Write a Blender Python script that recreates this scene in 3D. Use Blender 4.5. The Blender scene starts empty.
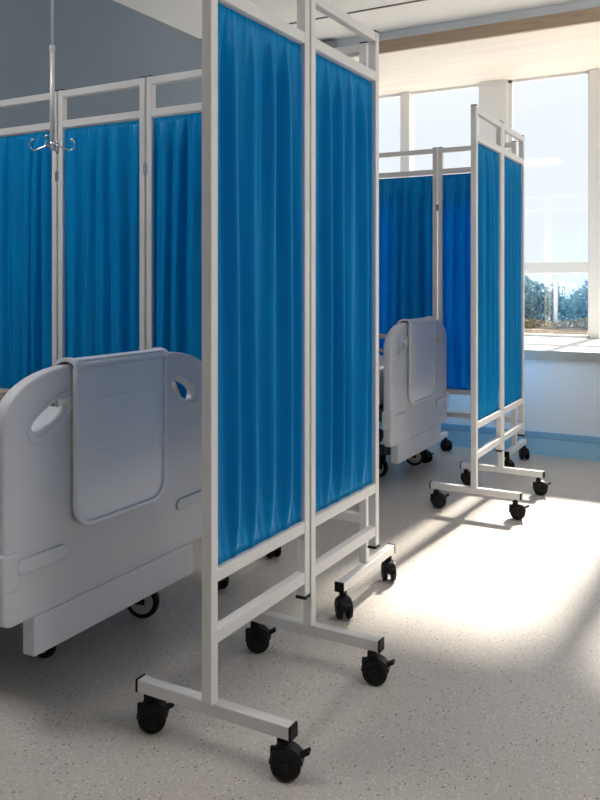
import bpy, bmesh, math, random
from mathutils import Vector, Matrix
random.seed(7)
S = bpy.context.scene
C = S.collection
PI = math.pi
R = math.radians

# ------------------------------------------------------------------ materials
def mat(name, col, rough=0.5, metal=0.0, spec=0.5, build=None):
    m = bpy.data.materials.new(name); m.use_nodes = True
    nt = m.node_tree; b = nt.nodes['Principled BSDF']
    b.inputs['Base Color'].default_value = (*col, 1)
    b.inputs['Roughness'].default_value = rough
    b.inputs['Metallic'].default_value = metal
    b.inputs['Specular IOR Level'].default_value = spec
    if build: build(nt, b)
    return m

def tex(nt, scale=(1, 1, 1)):
    tc = nt.nodes.new('ShaderNodeTexCoord'); mp = nt.nodes.new('ShaderNodeMapping')
    mp.inputs['Scale'].default_value = scale
    nt.links.new(tc.outputs['Object'], mp.inputs['Vector'])
    return mp.outputs['Vector']

def noise(nt, vec, sc, det=3):
    n = nt.nodes.new('ShaderNodeTexNoise'); n.inputs['Scale'].default_value = sc
    n.inputs['Detail'].default_value = det
    nt.links.new(vec, n.inputs['Vector']); return n.outputs['Fac']

def ramp(nt, fac, stops):
    r = nt.nodes.new('ShaderNodeValToRGB'); e = r.color_ramp.elements
    while len(e) < len(stops): e.new(0.5)
    for k, (p, c) in enumerate(stops):
        e[k].position = p; e[k].color = (*c, 1) if len(c) == 3 else c
    nt.links.new(fac, r.inputs['Fac']); return r.outputs['Color']

def bump(nt, b, h, st, dist=0.002):
    u = nt.nodes.new('ShaderNodeBump'); u.inputs['Strength'].default_value = st
    u.inputs['Distance'].default_value = dist
    nt.links.new(h, u.inputs['Height']); nt.links.new(u.outputs['Normal'], b.inputs['Normal'])

def mul(nt, a, b_, fac=1.0, mode='MULTIPLY'):
    m = nt.nodes.new('ShaderNodeMix'); m.data_type = 'RGBA'; m.blend_type = mode
    m.inputs[0].default_value = fac
    nt.links.new(a, m.inputs[6]); nt.links.new(b_, m.inputs[7]); return m.outputs[2]

def b_floor(nt, b):
    v = tex(nt)
    base = ramp(nt, noise(nt, v, 1.3, 4), [(0.3, (0.53, 0.49, 0.445)), (0.7, (0.60, 0.56, 0.515))])
    def chips(sc, th, dens, col, seed):
        mp = nt.nodes.new('ShaderNodeMapping'); mp.inputs['Location'].default_value = (seed, seed*2, 0)
        nt.links.new(v, mp.inputs['Vector'])
        vo = nt.nodes.new('ShaderNodeTexVoronoi'); vo.inputs['Scale'].default_value = sc
        nt.links.new(mp.outputs['Vector'], vo.inputs['Vector'])
        lt = nt.nodes.new('ShaderNodeMath'); lt.operation = 'LESS_THAN'
        lt.inputs[1].default_value = th; nt.links.new(vo.outputs['Distance'], lt.inputs[0])
        sp = nt.nodes.new('ShaderNodeSeparateColor'); nt.links.new(vo.outputs['Color'], sp.inputs['Color'])
        l2 = nt.nodes.new('ShaderNodeMath'); l2.operation = 'LESS_THAN'
        l2.inputs[1].default_value = dens; nt.links.new(sp.outputs[0], l2.inputs[0])
        mu = nt.nodes.new('ShaderNodeMath'); mu.operation = 'MULTIPLY'
        nt.links.new(lt.outputs[0], mu.inputs[0]); nt.links.new(l2.outputs[0], mu.inputs[1])
        return mu.outputs[0], col
    cur = base
    for f, col in (chips(95, .27, .35, (0.42, 0.38, 0.34), 3.1), chips(110, .3, .5, (0.72, 0.68, 0.63), 7.7),
                   chips(80, .24, .22, (0.24, 0.21, 0.19), 11.3), chips(170, .28, .35, (0.34, 0.31, 0.28), 17.3)):
        m = nt.nodes.new('ShaderNodeMix'); m.data_type = 'RGBA'
        nt.links.new(f, m.inputs[0]); nt.links.new(cur, m.inputs[6]); m.inputs[7].default_value = (*col, 1)
        cur = m.outputs[2]
    nt.links.new(cur, b.inputs['Base Color'])
    r = ramp(nt, noise(nt, v, 3.0), [(0, (0.36,)*3), (1, (0.48,)*3)])
    nt.links.new(r, b.inputs['Roughness'])

def b_soffit(nt, b):
    v = tex(nt, (0.35, 9, 9))
    c = ramp(nt, noise(nt, v, 3, 5), [(0.3, (0.86, 0.77, 0.66)), (0.7, (0.93, 0.86, 0.77))])
    nt.links.new(c, b.inputs['Base Color'])

def b_wood(nt, b):
    v = tex(nt, (1, 8, 8))
    c = ramp(nt, noise(nt, v, 6, 5), [(0.3, (0.46, 0.34, 0.235)), (0.7, (0.56, 0.43, 0.31))])
    nt.links.new(c, b.inputs['Base Color'])

def mottled(c1, c2, sc, bs=0.0):
    def f(nt, b):
        v = tex(nt); n = noise(nt, v, sc, 4)
        nt.links.new(ramp(nt, n, [(0.3, c1), (0.7, c2)]), b.inputs['Base Color'])
        if bs: bump(nt, b, noise(nt, v, sc*20, 3), bs, 0.001)
    return f

def fabric_mat(name, c1, c2):
    m = bpy.data.materials.new(name); m.use_nodes = True
    nt = m.node_tree; b = nt.nodes['Principled BSDF']; out = nt.nodes['Material Output']
    v = tex(nt, (8, 8, 1.0))
    col = ramp(nt, noise(nt, v, 1.5, 3), [(0.3, c1), (0.7, c2)])
    nt.links.new(col, b.inputs['Base Color'])
    b.inputs['Roughness'].default_value = 0.30
    b.inputs['Specular IOR Level'].default_value = 0.25
    w = nt.nodes.new('ShaderNodeTexNoise'); w.inputs['Scale'].default_value = 900
    bump(nt, b, w.outputs['Fac'], 0.05, 0.0005)
    tr = nt.nodes.new('ShaderNodeBsdfTranslucent'); tr.inputs['Color'].default_value = (0.0, 0.15, 0.36, 1)
    mx = nt.nodes.new('ShaderNodeMixShader'); mx.inputs[0].default_value = 0.45
    nt.links.new(b.outputs[0], mx.inputs[1]); nt.links.new(tr.outputs[0], mx.inputs[2])
    nt.links.new(mx.outputs[0], out.inputs['Surface'])
    return m

def glass_mat():
    m = bpy.data.materials.new('window_glass'); m.use_nodes = True
    nt = m.node_tree; nt.nodes.remove(nt.nodes['Principled BSDF']); out = nt.nodes['Material Output']
    t = nt.nodes.new('ShaderNodeBsdfTransparent'); t.inputs['Color'].default_value = (0.985, 0.995, 1, 1)
    g = nt.nodes.new('ShaderNodeBsdfGlossy'); g.inputs['Roughness'].default_value = 0.02
    mx = nt.nodes.new('ShaderNodeMixShader'); mx.inputs[0].default_value = 0.05
    nt.links.new(t.outputs[0], mx.inputs[1]); nt.links.new(g.outputs[0], mx.inputs[2])
    nt.links.new(mx.outputs[0], out.inputs['Surface'])
    return m

def fill_glow_mat(st):
    m = mat('fill_diffuser', (1, 1, 1), 0.5); b = m.node_tree.nodes['Principled BSDF']
    b.inputs['Emission Color'].default_value = (1, .97, .95, 1); b.inputs['Emission Strength'].default_value = st
    return m
M = {
 'fill_glow': fill_glow_mat(16),
 'floor': mat('terrazzo', (0.5, 0.5, 0.5), 0.4, spec=0.5, build=b_floor),
 'ceiling': mat('ceiling_paint', (0.80, 0.79, 0.77), 0.9, build=mottled((0.86, 0.85, 0.83), (0.88, 0.87, 0.85), 2)),
 'greywall': mat('slate_grey_paint', (0.2, 0.23, 0.26), 0.85, build=mottled((0.215, 0.265, 0.325), (0.23, 0.28, 0.34), 2)),
 'whitewall': mat('white_paint', (0.75, 0.75, 0.75), 0.85, build=mottled((0.74, 0.74, 0.73), (0.77, 0.77, 0.76), 2)),
 'shadedwall': mat('shade_tinted_white_paint', (0.7, 0.78, 0.86), 0.7, build=mottled((0.80, 0.86, 0.91), (0.82, 0.88, 0.93), 2)),
 'bluestrip': mat('pale_blue_header_paint', (0.6, 0.7, 0.82), 0.7, build=mottled((0.78, 0.83, 0.90), (0.80, 0.85, 0.91), 2)),
 'base': mat('blue_vinyl', (0.2, 0.45, 0.7), 0.45, build=mottled((0.33, 0.60, 0.80), (0.36, 0.63, 0.82), 3)),
 'base2': mat('deep_blue_vinyl', (0.1, 0.3, 0.5), 0.45, build=mottled((0.22, 0.48, 0.70), (0.24, 0.51, 0.73), 3)),
 'soffit': mat('cream_wood_soffit', (0.9, 0.8, 0.7), 0.6, build=b_soffit),
 'tan': mat('tan_fascia', (0.5, 0.4, 0.3), 0.6, build=b_wood),
 'sill': mat('cream_stone', (0.82, 0.78, 0.70), 0.4, build=mottled((0.80, 0.76, 0.69), (0.84, 0.80, 0.73), 6)),
 'winframe': mat('window_frame_paint', (0.86, 0.84, 0.81), 0.5, build=mottled((0.85, 0.83, 0.80), (0.88, 0.86, 0.83), 4)),
 'shaded_nosing': mat('shaded_edge_grey', (0.4, 0.4, 0.36), 0.5, build=mottled((0.40, 0.40, 0.36), (0.44, 0.44, 0.40), 6)),
 'dark': mat('dark_slot', (0.12, 0.11, 0.10), 0.8, build=mottled((0.12, 0.11, 0.10), (0.15, 0.14, 0.13), 8)),
 'frame': mat('white_powder_coat', (0.8, 0.78, 0.76), 0.38, build=mottled((0.74, 0.73, 0.72), (0.76, 0.75, 0.74), 12)),
 'black': mat('black_plastic', (0.006, 0.006, 0.006), 0.5, spec=0.25, build=mottled((0.005, 0.005, 0.005), (0.009, 0.008, 0.008), 30)),
 'steel': mat('chrome', (0.7, 0.7, 0.72), 0.18, 1.0, build=mottled((0.66, 0.66, 0.68), (0.74, 0.74, 0.76), 20)),
 'polemetal': mat('brushed_white_metal', (0.72, 0.73, 0.74), 0.35, 0.3, build=mottled((0.70, 0.71, 0.72), (0.75, 0.76, 0.77), 20)),
 'bedplastic': mat('white_bed_plastic', (0.7, 0.7, 0.72), 0.4, build=mottled((0.68, 0.70, 0.75), (0.71, 0.73, 0.78), 5)),
 'trayplastic': mat('frosted_white_plastic', (0.76, 0.79, 0.84), 0.3, build=mottled((0.80, 0.85, 0.92), (0.83, 0.88, 0.94), 5)),
 'mattress': mat('mattress_cover', (0.75, 0.76, 0.78), 0.7, build=mottled((0.72, 0.73, 0.75), (0.77, 0.78, 0.80), 9, 0.1)),
 'darkmetal': mat('dark_grey_metal', (0.08, 0.08, 0.085), 0.5, 0.4, build=mottled((0.07, 0.07, 0.075), (0.10, 0.10, 0.105), 9)),
 'greyplastic': mat('grey_wheel_plastic', (0.4, 0.4, 0.41), 0.5, build=mottled((0.38, 0.38, 0.39), (0.43, 0.43, 0.44), 20)),
 'railgrey': mat('warm_grey_plastic', (0.5, 0.46, 0.42), 0.5, build=mottled((0.48, 0.44, 0.40), (0.53, 0.49, 0.45), 10)),
 'wood': mat('light_wood_laminate', (0.6, 0.45, 0.32), 0.5, build=b_wood),
 'curtain': fabric_mat('blue_nylon', (0.000, 0.385, 0.93), (0.000, 0.46, 0.99)),
 'glass': glass_mat(),
 'leaf': mat('blue_green_leaf', (0.1, 0.2, 0.2), 0.6, build=mottled((0.12, 0.27, 0.33), (0.36, 0.52, 0.55), 9)),
 'leaf2': mat('olive_leaf', (0.2, 0.2, 0.08), 0.6, build=mottled((0.24, 0.20, 0.08), (0.50, 0.42, 0.24), 9)),
 'bark': mat('bark', (0.2, 0.13, 0.08), 0.8, build=mottled((0.14, 0.09, 0.06), (0.24, 0.17, 0.11), 20)),
 'soil': mat('brown_soil', (0.2, 0.14, 0.09), 0.95, build=mottled((0.36, 0.25, 0.16), (0.62, 0.48, 0.34), 14, 0.3)),
 'terrace': mat('pale_paving', (0.6, 0.57, 0.52), 0.8, build=mottled((0.55, 0.52, 0.47), (0.64, 0.61, 0.56), 3)),
 'tower': mat('haze_tinted_facade', (0.8, 0.84, 0.92), 0.8, build=mottled((0.76, 0.81, 0.90), (0.84, 0.88, 0.95), 0.05)),  # distance haze put into the facade colour
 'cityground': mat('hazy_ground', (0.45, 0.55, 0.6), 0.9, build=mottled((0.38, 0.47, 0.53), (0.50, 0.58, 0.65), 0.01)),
}

# ------------------------------------------------------------------ helpers
def mesh_obj(name, bm, m, parent=None, smooth=False, loc=(0, 0, 0), rotz=0):
    me = bpy.data.meshes.new(name); bmesh.ops.recalc_face_normals(bm, faces=bm.faces)
    bm.to_mesh(me); bm.free(); me.materials.append(m)
    if smooth:
        for p in me.polygons: p.use_smooth = True
    return link(name, me, parent, loc, rotz)

def link(name, me, parent=None, loc=(0, 0, 0), rotz=0):
    o = bpy.data.objects.new(name, me); C.objects.link(o)
    o.location = loc; o.rotation_euler = (0, 0, rotz)
    if parent: o.parent = parent
    return o

def thing(name, label, cat, loc=(0, 0, 0), rotz=0, group=None):
    o = bpy.data.objects.new(name, None); C.objects.link(o); o.empty_display_size = 0.1
    o.location = loc; o.rotation_euler = (0, 0, rotz)
    return tag(o, label, cat, group)

def tag(o, label, cat, group=None):
    o['label'] = label; o['category'] = cat
    if group: o['group'] = group
    return o

def box(bm, x0, x1, y0, y1, z0, z1, bev=0.0, seg=2):
    r = bmesh.ops.create_cube(bm, size=1)
    vs = r['verts']
    bmesh.ops.scale(bm, verts=vs, vec=(abs(x1-x0), abs(y1-y0), abs(z1-z0)))
    bmesh.ops.translate(bm, verts=vs, vec=((x0+x1)/2, (y0+y1)/2, (z0+z1)/2))
    if bev:
        es = list({e for v in vs for e in v.link_edges})
        bmesh.ops.bevel(bm, geom=es, offset=bev, segments=seg, affect='EDGES', profile=0.5)

def cyl(bm, p, q, r, seg=24, r2=None):
    p = Vector(p); q = Vector(q); d = q-p
    res = bmesh.ops.create_cone(bm, cap_ends=True, segments=seg, radius1=r, radius2=r if r2 is None else r2, depth=d.length)
    rot = d.to_track_quat('Z', 'Y').to_matrix().to_4x4()
    bmesh.ops.transform(bm, matrix=Matrix.Translation((p+q)/2) @ rot, verts=res['verts'])
    return res['verts']

def ball(bm, p, r, sx=1, sy=1, sz=1):
    res = bmesh.ops.create_uvsphere(bm, u_segments=14, v_segments=10, radius=r)
    bmesh.ops.scale(bm, verts=res['verts'], vec=(sx, sy, sz))
    bmesh.ops.translate(bm, verts=res['verts'], vec=p)

def tube(bm, pts, r, seg=10):
    pts = [Vector(p) for p in pts]; rings = []
    for i, p in enumerate(pts):
        t = (pts[min(i+1, len(pts)-1)]-pts[max(i-1, 0)]).normalized()
        a = t.cross(Vector((0, 0, 1)))
        if a.length < 1e-3: a = t.cross(Vector((0, 1, 0)))
        a.normalize(); b = t.cross(a)
        rings.append([bm.verts.new(p + r*(math.cos(2*PI*k/seg)*a + math.sin(2*PI*k/seg)*b)) for k in range(seg)])
    for i in range(len(rings)-1):
        for k in range(seg):
            bm.faces.new((rings[i][k], rings[i][(k+1) % seg], rings[i+1][(k+1) % seg], rings[i+1][k]))
    bm.faces.new(rings[0][::-1]); bm.faces.new(rings[-1])

def lathe(bm, prof, axis_o, axis='y', seg=32):
    """prof = [(r, h)]; revolve around an axis through axis_o"""
    rings = []
    for r, h in prof:
        ring = []
        for k in range(seg):
            a = 2*PI*k/seg; c, s = r*math.cos(a), r*math.sin(a)
            v = {'y': (c, h, s), 'x': (h, c, s), 'z': (c, s, h)}[axis]
            ring.append(bm.verts.new(Vector(axis_o)+Vector(v)))
        rings.append(ring)
    for i in range(len(rings)-1):
        for k in range(seg):
            bm.faces.new((rings[i][k], rings[i][(k+1) % seg], rings[i+1][(k+1) % seg], rings[i+1][k]))
    bm.faces.new(rings[0][::-1]); bm.faces.new(rings[-1])

def curve_mesh(name, loops, ext, bev, m, parent, xform, res=3):
    """loops: outline first, then holes, in local 2-D; extruded +-ext and bevelled; xform: matrix to thing space"""
    cu = bpy.data.curves.new(name, 'CURVE'); cu.dimensions = '2D'; cu.fill_mode = 'BOTH'
    cu.extrude = ext; cu.bevel_depth = bev; cu.bevel_resolution = res; cu.offset = -bev
    for lp in loops:
        s = cu.splines.new('POLY'); s.points.add(len(lp)-1); s.use_cyclic_u = True
        for k, (x, y) in enumerate(lp): s.points[k].co = (x, y, 0, 1)
    tmp = bpy.data.objects.new('tmp', cu); C.objects.link(tmp)
    dg = bpy.context.evaluated_depsgraph_get()
    me = bpy.data.meshes.new_from_object(tmp.evaluated_get(dg))
    bpy.data.objects.remove(tmp); bpy.data.curves.remove(cu)
    me.transform(xform); me.materials.clear(); me.materials.append(m); me.name = name
    bm = bmesh.new(); bm.from_mesh(me)
    bmesh.ops.remove_doubles(bm, verts=bm.verts, dist=1e-5)
    bmesh.ops.recalc_face_normals(bm, faces=bm.faces); bm.to_mesh(me); bm.free()
    for p in me.polygons: p.use_smooth = True
    me.set_sharp_from_angle(angle=R(35))
    return link(name, me, parent)

def smooth_loop(ctrl, n=10):
    """closed Catmull-Rom"""
    out = []; N = len(ctrl)
    for i in range(N):
        p0, p1, p2, p3 = [Vector(ctrl[(i+k-1) % N]) for k in range(4)]
        for j in range(n):
            t = j/n
            out.append(0.5*((2*p1)+(p2-p0)*t+(2*p0-5*p1+4*p2-p3)*t*t+(3*p1-p0-3*p2+p3)*t**3))
    return [(p.x, p.y) for p in out]

def round_rect(x0, x1, y0, y1, r, n=8):
    rs = r if isinstance(r, (list, tuple)) else (r,)*4      # bl, br, tr, tl
    out = []
    for (cx, cy, a0, rr) in ((x0+rs[0], y0+rs[0], PI, rs[0]), (x1-rs[1], y0+rs[1], 1.5*PI, rs[1]),
                             (x1-rs[2], y1-rs[2], 0, rs[2]), (x0+rs[3], y1-rs[3], 0.5*PI, rs[3])):
        for k in range(n+1):
            a = a0 + 0.5*PI*k/n
            out.append((cx+rr*math.cos(a), cy+rr*math.sin(a)))
    return out

def dup(root, loc, label=None, rotz=None):
    """copy a thing with its parts and sub-parts"""
    def rec(o, parent):
        c = o.copy(); C.objects.link(c)
        if parent: c.parent = parent
        for ch in [x for x in C.objects if x.parent == o]: rec(ch, c)
        return c
    r = rec(root, None); r.location = loc
    if rotz is not None: r.rotation_euler.z = rotz
    if label: r['label'] = label
    return r

def struct(name, bm, m, parent=None, smooth=False):
    o = mesh_obj(name, bm, m, parent, smooth)
    if not parent: o['kind'] = 'structure'
    return o

# ------------------------------------------------------------------ camera
H = 1.10; YAW = R(29.0)
cam = bpy.data.cameras.new('camera'); co = bpy.data.objects.new('camera', cam); C.objects.link(co)
co.location = (0, 0, H); co.rotation_euler = (PI/2, 0, YAW)
cam.sensor_fit = 'VERTICAL'; cam.sensor_height = 32.0
cam.lens = 803/800*32.0
cam.shift_y = -120/800
cam.clip_start = 0.05; cam.clip_end = 5000
S.camera = co

# ------------------------------------------------------------------ the setting
XL, XR, YB, YW, YG, ZC = -3.40, 2.2, -2.6, 5.16, 6.35, 2.82
ZS, ZT = 0.66, 2.68      # sill top, soffit
bm = bmesh.new(); box(bm, XL-.2, XR+.2, YB-.2, YW, -.12, 0); struct('floor', bm, M['floor'])
bm = bmesh.new(); box(bm, XL-.2, XR+.2, YB-.2, YW+.2, ZC, ZC+.15); struct('ceiling', bm, M['ceiling'])
bm = bmesh.new(); box(bm, XL-.2, XL, YB-.2, YG+.15, -.12, ZC); struct('wall_left', bm, M['greywall'])
bm = bmesh.new()
box(bm, XR, XR+.2, YB-.2, YG+.15, -.12, .9); box(bm, XR, XR+.2, YB-.2, YG+.15, 2.4, ZC)
box(bm, XR, XR+.2, YB-.2, 1.2, .9, 2.4); box(bm, XR, XR+.2, 4.6, YG+.15, .9, 2.4)
struct('wall_right', bm, M['whitewall'])
for k in range(2):  # unseen side windows, added to bring fill light in from the right
    a = 1.2+1.7*k; bm = bmesh.new()
    box(bm, XR+.05, XR+.12, a, a+.05, .9, 2.4); box(bm, XR+.05, XR+.12, a+1.65, a+1.7, .9, 2.4)
    box(bm, XR+.05, XR+.12, a+.04, a+1.66, .9, .95); box(bm, XR+.05, XR+.12, a+.04, a+1.66, 2.35, 2.4)
    w = struct('window_%d' % (20+k), bm, M['whitewall'])
    bm = bmesh.new(); box(bm, XR+.08, XR+.086, a+.05, a+1.65, .95, 2.35); mesh_obj('pane', bm, M['glass'], w)

bm = bmesh.new(); box(bm, XL, XR, YB-.2, YB, -.12, ZC); struct('wall_back', bm, M['whitewall'])
bm = bmesh.new(); box(bm, XL, XR, YW, YG+.12, -.12, ZS-.06); struct('wall_window', bm, M['shadedwall'])  # white wall, the blue of its shade put into the colour
bm = bmesh.new(); box(bm, XL, XR, YW, YW+.2, ZT+.08, ZC); struct('wall_header', bm, M['bluestrip'])
bm = bmesh.new(); box(bm, XL, XR, YW+.015, YG+.12, ZT, ZT+.08); struct('trim_1', bm, M['soffit'])
bm = bmesh.new(); box(bm, -2.33, XR, YW-.012, YW+.015, ZT-.004, ZT+.08); struct('trim_2', bm, M['tan'])
bm = bmesh.new(); box(bm, XL, -2.33, YW-.012, YW+.015, ZT-.004, ZT+.08); struct('trim_3', bm, M['whitewall'])
bm = bmesh.new(); box(bm, XL, XR, YW-.025, YG+.02, ZS-.055, ZS, .003); o = struct('trim_4', bm, M['sill'])
bm = bmesh.new(); box(bm, XL, XR, YW-.034, YW-.0245, ZS-.058, ZS-.001, .002); mesh_obj('shaded_nosing', bm, M['shaded_nosing'], o)  # shade on the sill's front edge put into this strip's grey
bm = bmesh.new(); box(bm, XL, XR, 4.665, 4.685, ZC-.004, ZC); struct('trim_5', bm, M['dark'])
bm = bmesh.new(); box(bm, XL, XR, YW-.012, YW, 0, .105); o = struct('baseboard_window', bm, M['base'])
bm = bmesh.new(); box(bm, XL, XR, YW-.016, YW, .105, .145, .003); mesh_obj('top_strip', bm, M['base2'], o)
bm = bmesh.new(); box(bm, XL, XL+.012, YB, YW, 0, .145, .003); struct('baseboard_left', bm, M['base'])

# window bays: column, pane, mullion, pane, column ...
period = 1.516; x0 = -1.866 - period
panes = []; k = 0
cols = []
x = x0
while x < XR:
    cols.append((x, x+.226)); panes.append((x+.256, x+.256+.584)); mull = (x+.84, x+.92)
    cols.append(mull + ('m',)); panes.append((x+.92, x+.92+.596)); x += period
n = 6
for c in cols:
    a, b = max(c[0], XL), min(c[1], XR)
    if b - a < .02: continue
    bm = bmesh.new()
    if len(c) == 3: box(bm, a, b, YG-.02, YG+.10, ZS, ZT, .004)
    else: box(bm, a, b, YG-.03, YG+.12, ZS, ZT, .004)
    struct('trim_%d' % n, bm, M['winframe']); n += 1
wi = 1
for a, b in panes:
    a, b = max(a, XL), min(b, XR)
    if b - a < .1: continue
    bm = bmesh.new(); fr = .012
    box(bm, a-.03, b+.001, YG, YG+.06, 1.154, 1.238, .003)      # transom
    box(bm, a-.03, b, YG+.01, YG+.06, ZS, ZS+.02); box(bm, a-.03, b, YG+.01, YG+.06, ZT-.02, ZT)
    box(bm, a-.03, a, YG+.01, YG+.06, ZS, ZT); box(bm, b-fr, b, YG+.01, YG+.06, ZS, ZT)
    w = struct('window_%d' % wi, bm, M['winframe']); wi += 1
    bm = bmesh.new(); box(bm, a, b-fr, YG+.03, YG+.036, 1.238, ZT-.02); mesh_obj('upper_pane', bm, M['glass'], w)
    bm = bmesh.new(); box(bm, a, b-fr, YG+.03, YG+.036, ZS+.02, 1.154); mesh_obj('lower_pane', bm, M['glass'], w)

# grey box standing in for a shadow on the header above the near screen
v = thing('header_shadow_box', 'small grey box standing in for a shadow high on the wall beside the window header', 'shadow stand-in', (-2.66, YW-.012, 2.735))
bm = bmesh.new(); box(bm, -.11, .11, -.05, 0, 0, .065, .004); mesh_obj('shadow_box', bm, M['greyplastic'], v)

# ------------------------------------------------------------------ casters, feet, screens
def twin_caster_mesh():
    bm = bmesh.new()
    for s in (-1, 1):       # the two wheels, axis along y
        lathe(bm, [(.010, s*.0075), (.030, s*.0075), (.0345, s*.011), (.035, s*.017), (.033, s*.0225), (.026, s*.0245),
                   (.025, s*.0225), (.012, s*.0225), (.010, s*.026), (.004, s*.0265)], (.010, 0, .035), 'y', 28)
    cyl(bm, (.010, -.008, .035), (.010, .008, .035), .008, 12)
    # hood over the wheels
    prof = []
    for k in range(9):
        a = R(10 + 170*k/8)
        prof.append((.010+.0385*math.cos(a), .035+.0385*math.sin(a)))
    inner = [(.010+.034*math.cos(R(10+170*k/8)), .035+.034*math.sin(R(10+170*k/8))) for k in range(9)][::-1]
    poly = prof + inner
    fa = [bm.verts.new((p[0], -.0165, p[1])) for p in poly]; fb = [bm.verts.new((p[0], .0165, p[1])) for p in poly]
    for k in range(len(poly)):
        j = (k+1) % len(poly); bm.faces.new((fa[k], fa[j], fb[j], fb[k]))
    bm.faces.new(fa[::-1]); bm.faces.new(fb)
    box(bm, -.028, .030, -.005, .005, .028, .066, .002)
    cyl(bm, (0, 0, .055), (0, 0, .084), .013, 20); cyl(bm, (0, 0, .080), (0, 0, .094), .007, 16)
    # brake pedal
    r = bmesh.ops.create_cube(bm, size=1)
    bmesh.ops.scale(bm, verts=r['verts'], vec=(.026, .022, .006))
    bmesh.ops.rotate(bm, verts=r['verts'], matrix=Matrix.Rotation(R(-28), 3, 'Y'))
    bmesh.ops.translate(bm, verts=r['verts'], vec=(.050, 0, .058))
    bmesh.ops.recalc_face_normals(bm, faces=bm.faces)
    me = bpy.data.meshes.new('caster'); bm.to_mesh(me); bm.free(); me.materials.append(M['black'])
    for p in me.polygons: p.use_smooth = True
    me.set_sharp_from_angle(angle=R(40))
    return me
CASTER = twin_caster_mesh()
T = .028; FT = .03
def foot_mesh():
    bm = bmesh.new(); box(bm, -.215, .215, -FT/2, FT/2, .092, .122, .0025); 
    me = bpy.data.meshes.new('foot'); bm.to_mesh(me); bm.free(); me.materials.append(M['frame']); return me
FOOT = foot_mesh()
def cap_mesh(name, sx, sy, z0, z1):
    bm = bmesh.new(); box(bm, -sx/2, sx/2, -sy/2, sy/2, z0, z1, .0015)
    me = bpy.data.meshes.new(name); bm.to_mesh(me); bm.free(); me.materials.append(M['black']); return me
CAP_END = cap_mesh('end_cap', .006, FT+.003, .091, .1235)
CAP_TOP = cap_mesh('top_cap', T-.001, T-.001, 1.9195, 1.9245)
CAP_BOT = cap_mesh('bottom_cap', T+.004, T+.004, .212, .220)

def frame_mesh(w, other_long):
    bm = bmesh.new(); t = T/2
    box(bm, 0, T, -t, t, .1215, 1.92, .003)
    box(bm, w-T, w, -t, t, .1215 if other_long else .22, 1.92, .003)
    for a, b in ((1.888, 1.9185), (1.757, 1.789), (.397, .429), (.255, .288)):
        box(bm, T-.002, w-T+.002, -t+.001, t-.001, a, b, .003)
    # curtain rods
    me = bpy.data.meshes.new('panel_frame'); bm.to_mesh(me); bm.free(); me.materials.append(M['frame']); return me

def curtain_mesh(w, seed):
    rnd = random.Random(seed)
    bm = bmesh.new(); x0, x1, z0, z1 = T-.001, w-T+.001, .426, 1.752
    NX, NZ = 200, 56
    nf = rnd.choice((5, 6, 7))
    ph = [rnd.uniform(0, 6.28) for _ in range(10)]
    amps = [rnd.uniform(.55, 1.05) for _ in range(nf+4)]
    drift = [rnd.uniform(-1, 1) for _ in range(nf+4)]
    rows = []
    for j in range(NZ+1):
        v = j/NZ; v2 = 1-(1-v)**1.0
        z = z0 + (z1-z0)*v
        top = math.exp(-((1-v)/.06)**1.3); bot = math.exp(-(v/.05)**1.3)
        env = (1-.97*top)*(1-.95*bot)
        row = []
        for i in range(NX+1):
            u = i/NX
            uu = u + .020*math.sin(2*PI*u*1.5+ph[0]+1.6*v) + .012*math.sin(9*u+ph[1]+2.5*v) + .010*math.sin(3*v+ph[2])
            k = uu*nf; ik = int(math.floor(k)) % len(amps)
            f = k-math.floor(k)
            a0, a1 = amps[ik], amps[(ik+1) % len(amps)]
            amp = a0+(a1-a0)*f
            big = 1-2*(.5+.5*math.cos(2*PI*k))**2.2
            y = .0205*amp*big*env
            y += .0036*math.sin(2*PI*uu*nf*2.3+ph[3]+3*v)*env*(.5+.5*math.sin(5*v+ph[4]))
            # gathers at the rods
            y += .0030*math.sin(2*PI*u*nf*3.1+ph[5])*(math.exp(-((1-v)/.10))+.8*math.exp(-(v/.09)))*(1-math.exp(-((1-v)/.01)))*(1-math.exp(-(v/.01)))
            y += .0014*math.sin(2*PI*u*nf*5.3+ph[6])*math.exp(-((1-v)/.05))
            side = min(1, min(u, 1-u)/.03)
            row.append(bm.verts.new((x0+(x1-x0)*u, y*side*1.0, z)))
        rows.append(row)
    for j in range(NZ):
        for i in range(NX):
            bm.faces.new((rows[j][i], rows[j][i+1], rows[j+1][i+1], rows[j+1][i]))
    bmesh.ops.recalc_face_normals(bm, faces=bm.faces)
    me = bpy.data.meshes.new('curtain'); bm.to_mesh(me); bm.free(); me.materials.append(M['curtain'])
    for p in me.polygons: p.use_smooth = True
    return me

def rod_mesh(w):
    bm = bmesh.new()
    cyl(bm, (T-.004, 0, 1.7485), (w-T+.004, 0, 1.7485), .0065, 12)
    cyl(bm, (T-.004, 0, .4345), (w-T+.004, 0, .4345), .0065, 12)
    me = bpy.data.meshes.new('curtain_rods'); bm.to_mesh(me); bm.free(); me.materials.append(M['curtain'])
    for p in me.polygons: p.use_smooth = True
    return me

def hinge_mesh():
    bm = bmesh.new()
    cyl(bm, (0, T/2+.001, -.022), (0, T/2+.001, .022), .0035, 12)
    box(bm, -.010, .010, T/2-.001, T/2+.0015, -.020, .020)
    me = bpy.data.meshes.new('hinge'); bm.to_mesh(me); bm.free(); me.materials.append(M['steel']); return me
HINGE = hinge_mesh()

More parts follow.
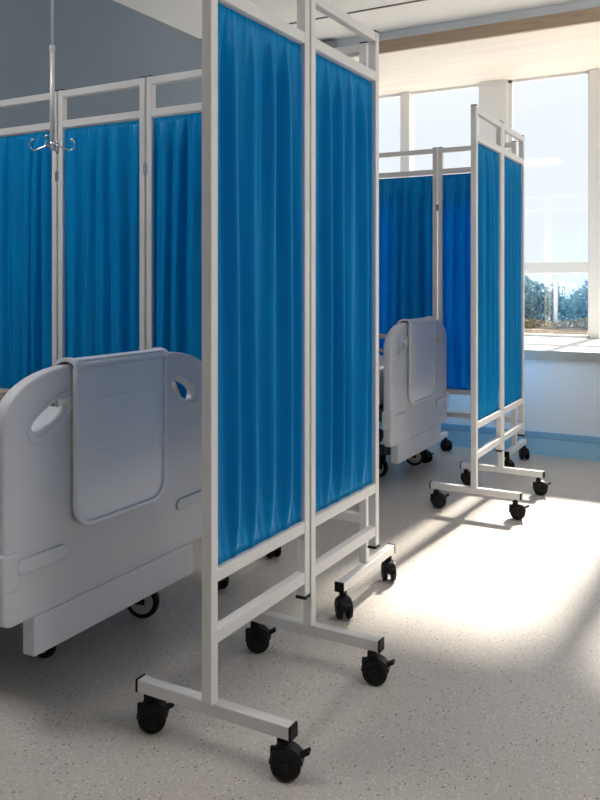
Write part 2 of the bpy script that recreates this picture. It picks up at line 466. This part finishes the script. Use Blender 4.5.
def add_foot(root, mx, my, ang, swivels):
    """foot centred at (mx,my) with its tube along ang"""
    f = link('foot', FOOT, root, (mx, my, 0), ang)
    for s, sw in zip((-1, 1), swivels):
        c = link('caster', CASTER, f, (s*.190, 0, 0), sw)
        link('end_cap', CAP_END, f, (s*.217, 0, 0), 0)

def add_panel(root, ox, oy, ang, w, seed, other_long, hinge=True):
    p = link('panel_frame', frame_mesh(w, other_long), root, (ox, oy, 0), ang)
    c = link('curtain', curtain_mesh(w, seed), p)
    so = c.modifiers.new('thickness', 'SOLIDIFY'); so.thickness = .0012
    link('top_cap', CAP_TOP, p, (T/2, 0, 0)); link('top_cap', CAP_TOP, p, (w-T/2, 0, 0))
    if not other_long: link('bottom_cap', CAP_BOT, p, (w-T/2, 0, 0))
    if hinge:
        for z in (1.55, .62): link('hinge', HINGE, p, (w+.004, 0, z))
    return p

def folding_screen(label, ox, oy, pitch_y, corner, pitch_x, nrow, seed, skew=0.0):
    t = thing('folding_screen', label, 'privacy screen', (ox, oy, 0), 0, 'blue curtained folding screens beside the beds')
    d = Vector((math.sin(skew), math.cos(skew)))
    for k in range(2):
        px, py = d.x*pitch_y*k, d.y*pitch_y*k
        add_panel(t, px, py, PI/2-skew, pitch_y-.008, seed+k, False, k == 0)
        q = d*(T/2+.012)
        add_foot(t, px+q.x-.001, py+q.y, -skew, ((R(30), R(18)) if k == 0 else (R(28), R(14))))
    cx, cy = corner[0]-ox, corner[1]-oy
    for k in range(nrow):
        add_panel(t, cx-pitch_x*k, cy, PI, pitch_x-.008, seed+10+k, k == nrow-1, k < nrow-1)
        add_foot(t, cx-pitch_x*k-T/2+(.010 if k == 0 else 0), cy, PI/2, (R(-138+30*k), R(-148+25*k)))
    add_foot(t, cx-pitch_x*nrow+.008+T/2, cy, PI/2, (R(60), R(10)))
    return t

folding_screen('nearest and largest blue curtained folding screen, standing around the left bed',
               -1.085, 1.512, .480, (-1.143, 2.548), .490, 4, 3, R(0.4))
folding_screen('farther white framed blue curtained folding screen by the window, around the small distant bed',
               -1.115, 3.690, .475, (-1.185, 4.787), .490, 3, 41, R(0.0))

# ------------------------------------------------------------------ beds
YZ = Matrix(((0, 0, 1, 0), (1, 0, 0, 0), (0, 1, 0, 0), (0, 0, 0, 1)))     # local (x,y,z) -> (Y,Z,X)
def board_outline(y0, y1, zb, zt):
    # corner rounded shoulders, gently arched top
    pts = []
    def arc(cx, cy, rx, ry, a0, a1, n):
        for k in range(n+1):
            a = a0+(a1-a0)*k/n; pts.append((cx+rx*math.cos(a), cy+ry*math.sin(a)))
    arc(y0+.03, zb+.03, .03, .03, PI, 1.5*PI, 6)
    arc(y1-.03, zb+.03, .03, .03, 1.5*PI, 2*PI, 6)
    def sup(cx, cy, rx, ry, a0, a1, n):
        for k in range(n+1):
            a = a0+(a1-a0)*k/n
            c, s = math.cos(a), math.sin(a)
            pts.append((cx+rx*math.copysign(abs(c)**.95, c), cy+ry*math.copysign(abs(s)**.95, s)))
    sup(y1-.25, zt-.135, .25, .135, 0, PI/2, 18)
    sup(y0+.25, zt-.135, .25, .135, PI/2, PI, 18)
    return pts

def hole(cy, cz, s):
    # slanted rounded-parallelogram hand hole
    pts = []
    for k in range(28):
        a = 2*PI*k/28; c, si = math.cos(a), math.sin(a)
        x = .068*math.copysign(abs(c)**.75, c); z = .024*math.copysign(abs(si)**.75, si)
        ang = s*R(24)
        pts.append((cy+x*math.cos(ang)-z*math.sin(ang), cz+x*math.sin(ang)+z*math.cos(ang)))
    return pts

def bed_wheel(bm_t, bm_g, x, y):
    pass

def hospital_bed(label, ox, oy):
    # local origin: floor below the centre of the footboard; the bed runs towards -x
    t = thing('hospital_bed', label, 'hospital bed', (ox, oy, 0), 0, 'hospital beds behind the screens')
    h = .443
    fb = curve_mesh('footboard', [board_outline(-h, h, .238, .872), hole(-.285, .745, 1), hole(.285, .745, -1)], .013, .009, M['bedplastic'], t,
               Matrix.Translation((-.022, 0, 0)) @ YZ)
    hb = curve_mesh('headboard', [board_outline(-h, h, .30, .95)], .013, .009, M['bedplastic'], t,
               Matrix.Translation((-1.70, 0, 0)) @ YZ)
    # raised lip around each hand hole
    for s in (-1, 1):
        o = [(-p[0], p[1]) if s > 0 else p for p in hole(-.285, .745, 1)]
        cx, cz = (.285 if s > 0 else -.285), .745
        big = [(cx+(p[0]-cx)*1.28, cz+(p[1]-cz)*1.55) for p in o]
        inn = [(cx+(p[0]-cx)*1.12, cz+(p[1]-cz)*1.22) for p in o]
        lip = curve_mesh('handle_rim', [big, inn], .001, .0022, M['bedplastic'], fb, Matrix.Translation((.0005, 0, 0)) @ YZ, 2)
    for s in (-1, 1):
        bm = bmesh.new()
        ya, yb = sorted((s*(h+.008), s*(h-.045))); box(bm, -.05, .008, ya, yb, .325, .425, .008)
        cb = mesh_obj('corner_bumper', bm, M['bedplastic'], t)
        ya, yb = sorted((s*(h-.04), s*(h-.205)))
        curve_mesh('bumper_strap', [round_rect(ya, yb, .364, .400, .0165)], .004, .003, M['bedplastic'], cb, Matrix.Translation((.001, 0, 0)) @ YZ)
    bm = bmesh.new(); box(bm, -.042, .000, -.345, .330, .138, .240, .003); mesh_obj('foot_beam', bm, M['bedplastic'], t)
    # deck, mattress, base
    bm = bmesh.new(); box(bm, -1.66, -.07, -.40, .40, .385, .425, .006)
    for s in (-1, 1): box(bm, -1.66, -.05, s*.40-.015, s*.40+.015, .365, .43, .004)
    mesh_obj('bed_deck', bm, M['darkmetal'], t)
    bm = bmesh.new(); box(bm, -1.66, -.09, -.40, .40, .427, .63, .045, 5); mesh_obj('mattress', bm, M['mattress'], t, True)
    bm = bmesh.new()
    for s in (-1, 1): box(bm, -1.60, -.10, s*.21-.02, s*.21+.02, .150, .200, .004)
    for xx in (-1.58, -.85, -.125): box(bm, xx-.02, xx+.02, -.23, .24, .151, .199, .003)
    for xx in (-1.3, -.45):
        for s in (-1, 1):
            cyl(bm, (xx, s*.21, .19), (xx+.12, s*.21, .39), .016, 12)
    mesh_obj('base_frame', bm, M['darkmetal'], t)
    # side rails: two bars on posts
    for s in (-1, 1):
        bm = bmesh.new(); y = s*.425
        tube(bm, [(-.14, y, .43), (-.14, y, .70), (-.16, y, .735), (-.20, y, .745), (-.66, y, .745), (-.72, y, .735), (-.74, y, .70), (-.74, y, .43)], .014, 12)
        cyl(bm, (-.14, y, .655), (-.74, y, .655), .011, 12)
        for xx in (-.34, -.54): cyl(bm, (xx, y, .43), (xx, y, .745), .008, 10)
        mesh_obj('side_rail', bm, M['railgrey'], t, True)
    # casters
    for (x, y, sw) in ((-.185, -.125, 170), (-.150, .225, 20), (-1.57, -.21, -20), (-1.57, .21, 70)):
        a = R(sw); ex, ey = .02*math.cos(a), .02*math.sin(a)
        bm = bmesh.new()
        # tyre (torus-like lathe) around axis y then rotated
        lathe(bm, [(.038, -.012), (.050, -.013), (.055, -.008), (.056, 0), (.055, .008), (.050, .013), (.038, .012)], (.02, 0, .056), 'y', 32)
        cyl(bm, (.02, -.022, .056), (.02, .022, .056), .006, 10)
        box(bm, -.012, .032, -.021, -.017, .05, .128, .001); box(bm, -.012, .032, .017, .021, .05, .128, .001)
        box(bm, -.014, .034, -.021, .021, .122, .130, .001); cyl(bm, (0, 0, .12), (0, 0, .155), .012, 16)
        c = mesh_obj('caster', bm, M['black'], t, loc=(x, y, 0), rotz=a)
        bm = bmesh.new()
        lathe(bm, [(.004, -.0145), (.036, -.0135), (.0395, -.013), (.0395, .013), (.036, .0135), (.004, .0145)], (.02, 0, .056), 'y', 28)
        mesh_obj('wheel_disc', bm, M['greyplastic'], c)
    return t

BEDX = -1.585
bed = hospital_bed('large near bed at left with white moulded footboard and hand holes', BEDX, 1.807)
bed2 = dup(bed, (BEDX, 4.262, 0), 'small distant bed by the window, footboard seen beside the farther screen')

# hanging tray panel over each footboard
def hanging_tray(label, ox, oy):
    t = thing('hanging_tray', label, 'tray', (ox, oy, .43), 0, 'tray panels hung over the footboards')
    y0, y1 = -.192, .192; z0, z1 = 0, .435
    curve_mesh('tray_panel', [round_rect(y0+.004, y1-.004, z0+.004, z1+.02, (.062, .062, .003, .003))], .003, .002, M['trayplastic'], t,
               Matrix.Translation((.012, 0, 0)) @ YZ)
    curve_mesh('tray_rim', [round_rect(y0, y1, z0, z1, (.066, .066, .006, .006)), round_rect(y0+.012, y1-.012, z0+.012, z1-.006, (.055, .055, .004, .004))],
               .005, .004, M['trayplastic'], t, Matrix.Translation((.016, 0, 0)) @ YZ)
    # shallow embossed band
    curve_mesh('embossed_band', [round_rect(y0+.014, y1-.014, .205, .345, .008)], .0012, .0008, M['trayplastic'], t,
               Matrix.Translation((.0175, 0, 0)) @ YZ)
    # hook profile in x,z swept along y
    def hook(name, ya, yb, th):
        bm = bmesh.new(); cx, cz = -.012, z1; out = []; inn = []
        for k in range(15):
            a = PI*k/14
            out.append((cx+(.036+th)*math.cos(a), cz+(.020+th)*math.sin(a)))
            inn.append((cx+.032*math.cos(a), cz+.016*math.sin(a)))
        out.append((cx-.036-th, cz-.03)); inn.append((cx-.032, cz-.03))
        poly = out+inn[::-1]
        fa = [bm.verts.new((p[0], ya, p[1])) for p in poly]; fb_ = [bm.verts.new((p[0], yb, p[1])) for p in poly]
        for k in range(len(poly)):
            j = (k+1) % len(poly); bm.faces.new((fa[k], fa[j], fb_[j], fb_[k]))
        bm.faces.new(fa[::-1]); bm.faces.new(fb_)
        bmesh.ops.recalc_face_normals(bm, faces=bm.faces)
        o = mesh_obj(name, bm, M['trayplastic'], t, True)
        o.data.set_sharp_from_angle(angle=R(40)); return o
    hook('hook', y0+.012, y1-.012, .002)
    for s in (-1, 1):
        ya, yb = sorted((s*.198, s*.181)); hook('hook_end', ya, yb, .006)
    return t
tr = hanging_tray('large pale plastic tray panel hooked over the near footboard', BEDX+.0, 1.778)
dup(tr, (BEDX+.0, 4.233, .43), 'small pale plastic tray panel hooked over the distant footboard')

# tan laminate overbed table behind the near footboard
t = thing('overbed_table', 'light tan wooden table end just behind the near footboard at the left edge', 'overbed table', (-2.60, 1.72, 0))
bm = bmesh.new(); box(bm, -.20, .20, -.48, .42, .655, .686, .006); box(bm, -.19, .19, -.46, .40, .632, .656, .003); mesh_obj('table_top', bm, M['wood'], t)
bm = bmesh.new(); box(bm, -.03, .03, -.53, -.475, .07, .68, .004)
mesh_obj('column', bm, M['frame'], t)
bm = bmesh.new(); box(bm, -.25, .25, -.515, -.475, .055, .085, .004)
for s in (-1, 1): box(bm, s*.235-.018, s*.235+.018, -.515, .22, .056, .084, .004)
mesh_obj('base', bm, M['frame'], t)
for sx in (-1, 1):
    for yy in (-.49, .19):
        bm = bmesh.new(); cyl(bm, (sx*.235-.012, yy, .024), (sx*.235+.012, yy, .024), .024, 20); cyl(bm, (sx*.235, yy, .03), (sx*.235, yy, .058), .008, 12)
        mesh_obj('caster', bm, M['black'], t)

# ------------------------------------------------------------------ ceiling-hung drip hanger
t = thing('drip_hanger', 'slim metal drip rod with four curled hooks hanging from the ceiling over the near bed', 'drip stand', (-2.265, 2.176, 0))
bm = bmesh.new(); cyl(bm, (0, 0, 1.95), (0, 0, ZC), .0055, 16); mesh_obj('rod', bm, M['polemetal'], t, True)
bm = bmesh.new(); cyl(bm, (0, 0, 1.61), (0, 0, 1.965), .009, 20); cyl(bm, (0, 0, 1.955), (0, 0, 1.975), .011, 20); mesh_obj('lower_tube', bm, M['polemetal'], t, True)
bm = bmesh.new(); cyl(bm, (0, 0, ZC-.02), (0, 0, ZC), .04, 24); mesh_obj('ceiling_mount', bm, M['polemetal'], t)
bm = bmesh.new(); cyl(bm, (0, 0, 1.594), (0, 0, 1.618), .013, 16); ball(bm, (0, 0, 1.592), .010); mesh_obj('hub', bm, M['steel'], t, True)
for k in range(4):
    a = R(30+90*k); ca, sa = math.cos(a), math.sin(a)
    pr = [(.8*r_, z_) for r_, z_ in ((0, 1.605), (.03, 1.602), (.06, 1.590), (.085, 1.584), (.100, 1.592), (.106, 1.606), (.100, 1.620), (.090, 1.624))]
    bm = bmesh.new(); tube(bm, [(r*ca, r*sa, z) for r, z in pr], .0034, 8); ball(bm, (.072*ca, .072*sa, 1.624), .0065)
    mesh_obj('hook', bm, M['steel'], t, True)

# ------------------------------------------------------------------ outdoors
bm = bmesh.new(); box(bm, -9, 7, YG+.13, 10.4, .2, .40); o = mesh_obj('terrace', bm, M['terrace']); o['kind'] = 'structure'
bm = bmesh.new(); box(bm, -9, 7, 10.4, 12.4, .0, .47, .01); o = mesh_obj('planting_bed', bm, M['soil']); o['kind'] = 'structure'

def shrub_meshes(seed, w, h, nleaf, lm, ls):
    rnd = random.Random(seed); bm = bmesh.new()
    for _ in range(nleaf):
        while True:
            p = Vector((rnd.uniform(-1, 1), rnd.uniform(-1, 1), rnd.uniform(-.9, 1)))
            if .2 < p.length < 1: break
        rr = 1+.18*math.sin(5*p.x+seed)+.15*math.sin(7*p.z+2*p.y)
        c = Vector((p.x*w*rr, p.y*w*.8*rr, h*.52+p.z*h*.5*rr)); c.z = max(c.z, .03)
        d = Vector((rnd.gauss(0, 1), rnd.gauss(0, 1), rnd.gauss(.3, 1))).normalized()
        n_ = d.cross(Vector((rnd.gauss(0, 1), rnd.gauss(0, 1), rnd.gauss(0, 1)))).normalized()
        L = ls*rnd.uniform(.7, 1.3); W = L*.35; q = d.cross(n_)
        vs = [bm.verts.new(c-d*L*.5), bm.verts.new(c+q*W*.5+n_*W*.12), bm.verts.new(c+d*L*.5), bm.verts.new(c-q*W*.5+n_*W*.12)]
        bm.faces.new(vs)
    me = bpy.data.meshes.new('foliage'); bm.to_mesh(me); bm.free(); me.materials.append(lm)
    bm = bmesh.new()
    for k in range(5):
        a = rnd.uniform(0, 6.28); s = rnd.uniform(.3, .7)
        tube(bm, [(0, 0, 0), (.25*s*w*math.cos(a), .25*s*w*math.sin(a), h*.3), (s*w*math.cos(a), s*w*math.sin(a), h*.75)], .008, 6)
    ms = bpy.data.meshes.new('stems'); bm.to_mesh(ms); bm.free(); ms.materials.append(M['bark'])
    return me, ms
SH = [shrub_meshes(1, .30, .52, 2600, M['leaf'], .055), shrub_meshes(5, .34, .66, 3000, M['leaf'], .06), shrub_meshes(9, .26, .46, 2200, M['leaf'], .05)]
LOW = [shrub_meshes(21, .17, .10, 700, M['leaf2'], .045), shrub_meshes(22, .2, .13, 800, M['leaf2'], .045)]
rnd = random.Random(4)
def shrub(name, kind, x, y, s, label, cat, group):
    t = thing(name, label, cat, (x, y, .468), rnd.uniform(0, 6.28), group); t.scale = (s, s, s)
    link('foliage', kind[0], t); link('stems', kind[1], t)
k = 0; x = -6.3
while x < 2.2:
    tall = (-2.95 < x < -2.45) or (-1.75 < x < -1.3)
    kind = SH[1] if tall else SH[(0, 2)[k % 2]]
    s = rnd.uniform(.98, 1.04) if tall else rnd.uniform(.88, 1.02)
    if tall:
        lab = ('taller blue green bush at the left end of the hedge outside, beside the far screen' if x < -2 else
               'tallest blue green bush of the hedge outside, at the right edge of the window')
    else: lab = 'blue green hedge shrub of middling height growing outside the window'
    shrub('hedge_shrub', kind, x, 11.35+rnd.uniform(-.08, .08), s, lab, 'shrub', 'hedge shrubs outside the window'); x += .33; k += 1
x = -6.2
while x < 2.2:
    shrub('ground_plant', LOW[k % 2], x, 10.72+rnd.uniform(-.1, .1), rnd.uniform(.9, 1.1), 'low olive brown ground plant in front of the hedge outside', 'plant', 'low plants in front of the hedge')
    x += .34; k += 1
t = thing('reflection_post', 'slim tan post standing in for a reflection streak, in front of the hedge outside the window', 'reflection stand-in', (-2.20, 10.98, .468))  # post shape stands in for a pale reflection streak in the glass
bm = bmesh.new(); box(bm, -.025, .025, -.025, .025, 0, .60, .004); mesh_obj('shaft', bm, M['soffit'], t)
bm = bmesh.new(); box(bm, -.04, .04, -.04, .04, .60, .63, .006); mesh_obj('cap', bm, M['sill'], t)

# far city: pale towers, ground far below
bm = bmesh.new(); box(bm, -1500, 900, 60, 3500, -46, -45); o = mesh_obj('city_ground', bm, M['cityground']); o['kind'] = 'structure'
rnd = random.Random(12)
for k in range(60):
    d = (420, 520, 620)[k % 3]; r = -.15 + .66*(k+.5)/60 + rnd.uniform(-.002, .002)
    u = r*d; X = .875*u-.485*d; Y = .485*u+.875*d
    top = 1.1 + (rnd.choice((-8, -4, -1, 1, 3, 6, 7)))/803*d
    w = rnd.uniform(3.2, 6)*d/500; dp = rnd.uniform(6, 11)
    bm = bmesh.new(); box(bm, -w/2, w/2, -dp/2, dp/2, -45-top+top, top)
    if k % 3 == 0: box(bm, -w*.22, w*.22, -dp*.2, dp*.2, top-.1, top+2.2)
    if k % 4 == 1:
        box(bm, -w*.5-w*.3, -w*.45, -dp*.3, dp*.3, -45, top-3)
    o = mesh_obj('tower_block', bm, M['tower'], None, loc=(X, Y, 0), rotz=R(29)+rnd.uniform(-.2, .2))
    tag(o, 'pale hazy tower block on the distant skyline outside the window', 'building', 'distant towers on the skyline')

# ------------------------------------------------------------------ light
for i, (x, y) in enumerate(((-2.6, 1.0), (1.4, 1.7))):  # unseen glowing panels added as fill for the curtains and floor
    t = thing('fill_panel', 'square glowing fill panel added out of view, flat on the white ceiling', 'fill light', (x, y, ZC), 0, 'added fill panels')
    bm = bmesh.new(); box(bm, -.32, .32, -.32, -.30, -.03, 0); box(bm, -.32, .32, .30, .32, -.03, 0); box(bm, -.32, -.30, -.30, .30, -.03, 0); box(bm, .30, .32, -.30, .30, -.03, 0)
    mesh_obj('frame', bm, M['frame'], t)
    bm = bmesh.new(); box(bm, -.30, .30, -.30, .30, -.012, 0); mesh_obj('diffuser', bm, M['fill_glow'], t)
w = bpy.data.worlds.new('sky'); S.world = w; w.use_nodes = True
nt = w.node_tree; bg = nt.nodes['Background']
tc = nt.nodes.new('ShaderNodeTexCoord'); sp = nt.nodes.new('ShaderNodeSeparateXYZ')
nt.links.new(tc.outputs['Generated'], sp.inputs[0])
base = ramp(nt, sp.outputs['Z'], [(0.0, (0.90, 0.94, 1.0)), (0.25, (0.86, 0.91, 0.98)), (1.0, (0.50, 0.68, 1.0))])
mp = nt.nodes.new('ShaderNodeMapping'); mp.inputs['Scale'].default_value = (1.0, 1.0, 5.0)
nt.links.new(tc.outputs['Generated'], mp.inputs['Vector'])
nz = noise(nt, mp.outputs['Vector'], 2.2, 5)
cl = ramp(nt, nz, [(0.52, (0, 0, 0)), (0.72, (0.35, 0.35, 0.35))])
mx = nt.nodes.new('ShaderNodeMix'); mx.data_type = 'RGBA'
nt.links.new(cl, mx.inputs[0]); nt.links.new(base, mx.inputs[6]); mx.inputs[7].default_value = (1, 1, 1, 1)
nt.links.new(mx.outputs[2], bg.inputs['Color'])
bg.inputs['Strength'].default_value = 0.86

sun = bpy.data.lights.new('sun', 'SUN'); sun.energy = 12.5; sun.color = (1.0, 0.91, 0.79); sun.angle = R(3.5)
so = bpy.data.objects.new('sun', sun); C.objects.link(so)
el, az = math.atan(.667), R(3.5)      # sun stands beyond the window, a little to the right
v = Vector((math.sin(az)*math.cos(el), math.cos(az)*math.cos(el), math.sin(el)))
so.rotation_euler = v.to_track_quat('Z', 'Y').to_euler(); so.location = (3, 9, 6)

S.view_settings.view_transform = 'Standard'; S.view_settings.look = 'None'
S.view_settings.gamma = 1; S.view_settings.use_curve_mapping = False
S.view_settings.exposure = 0.38
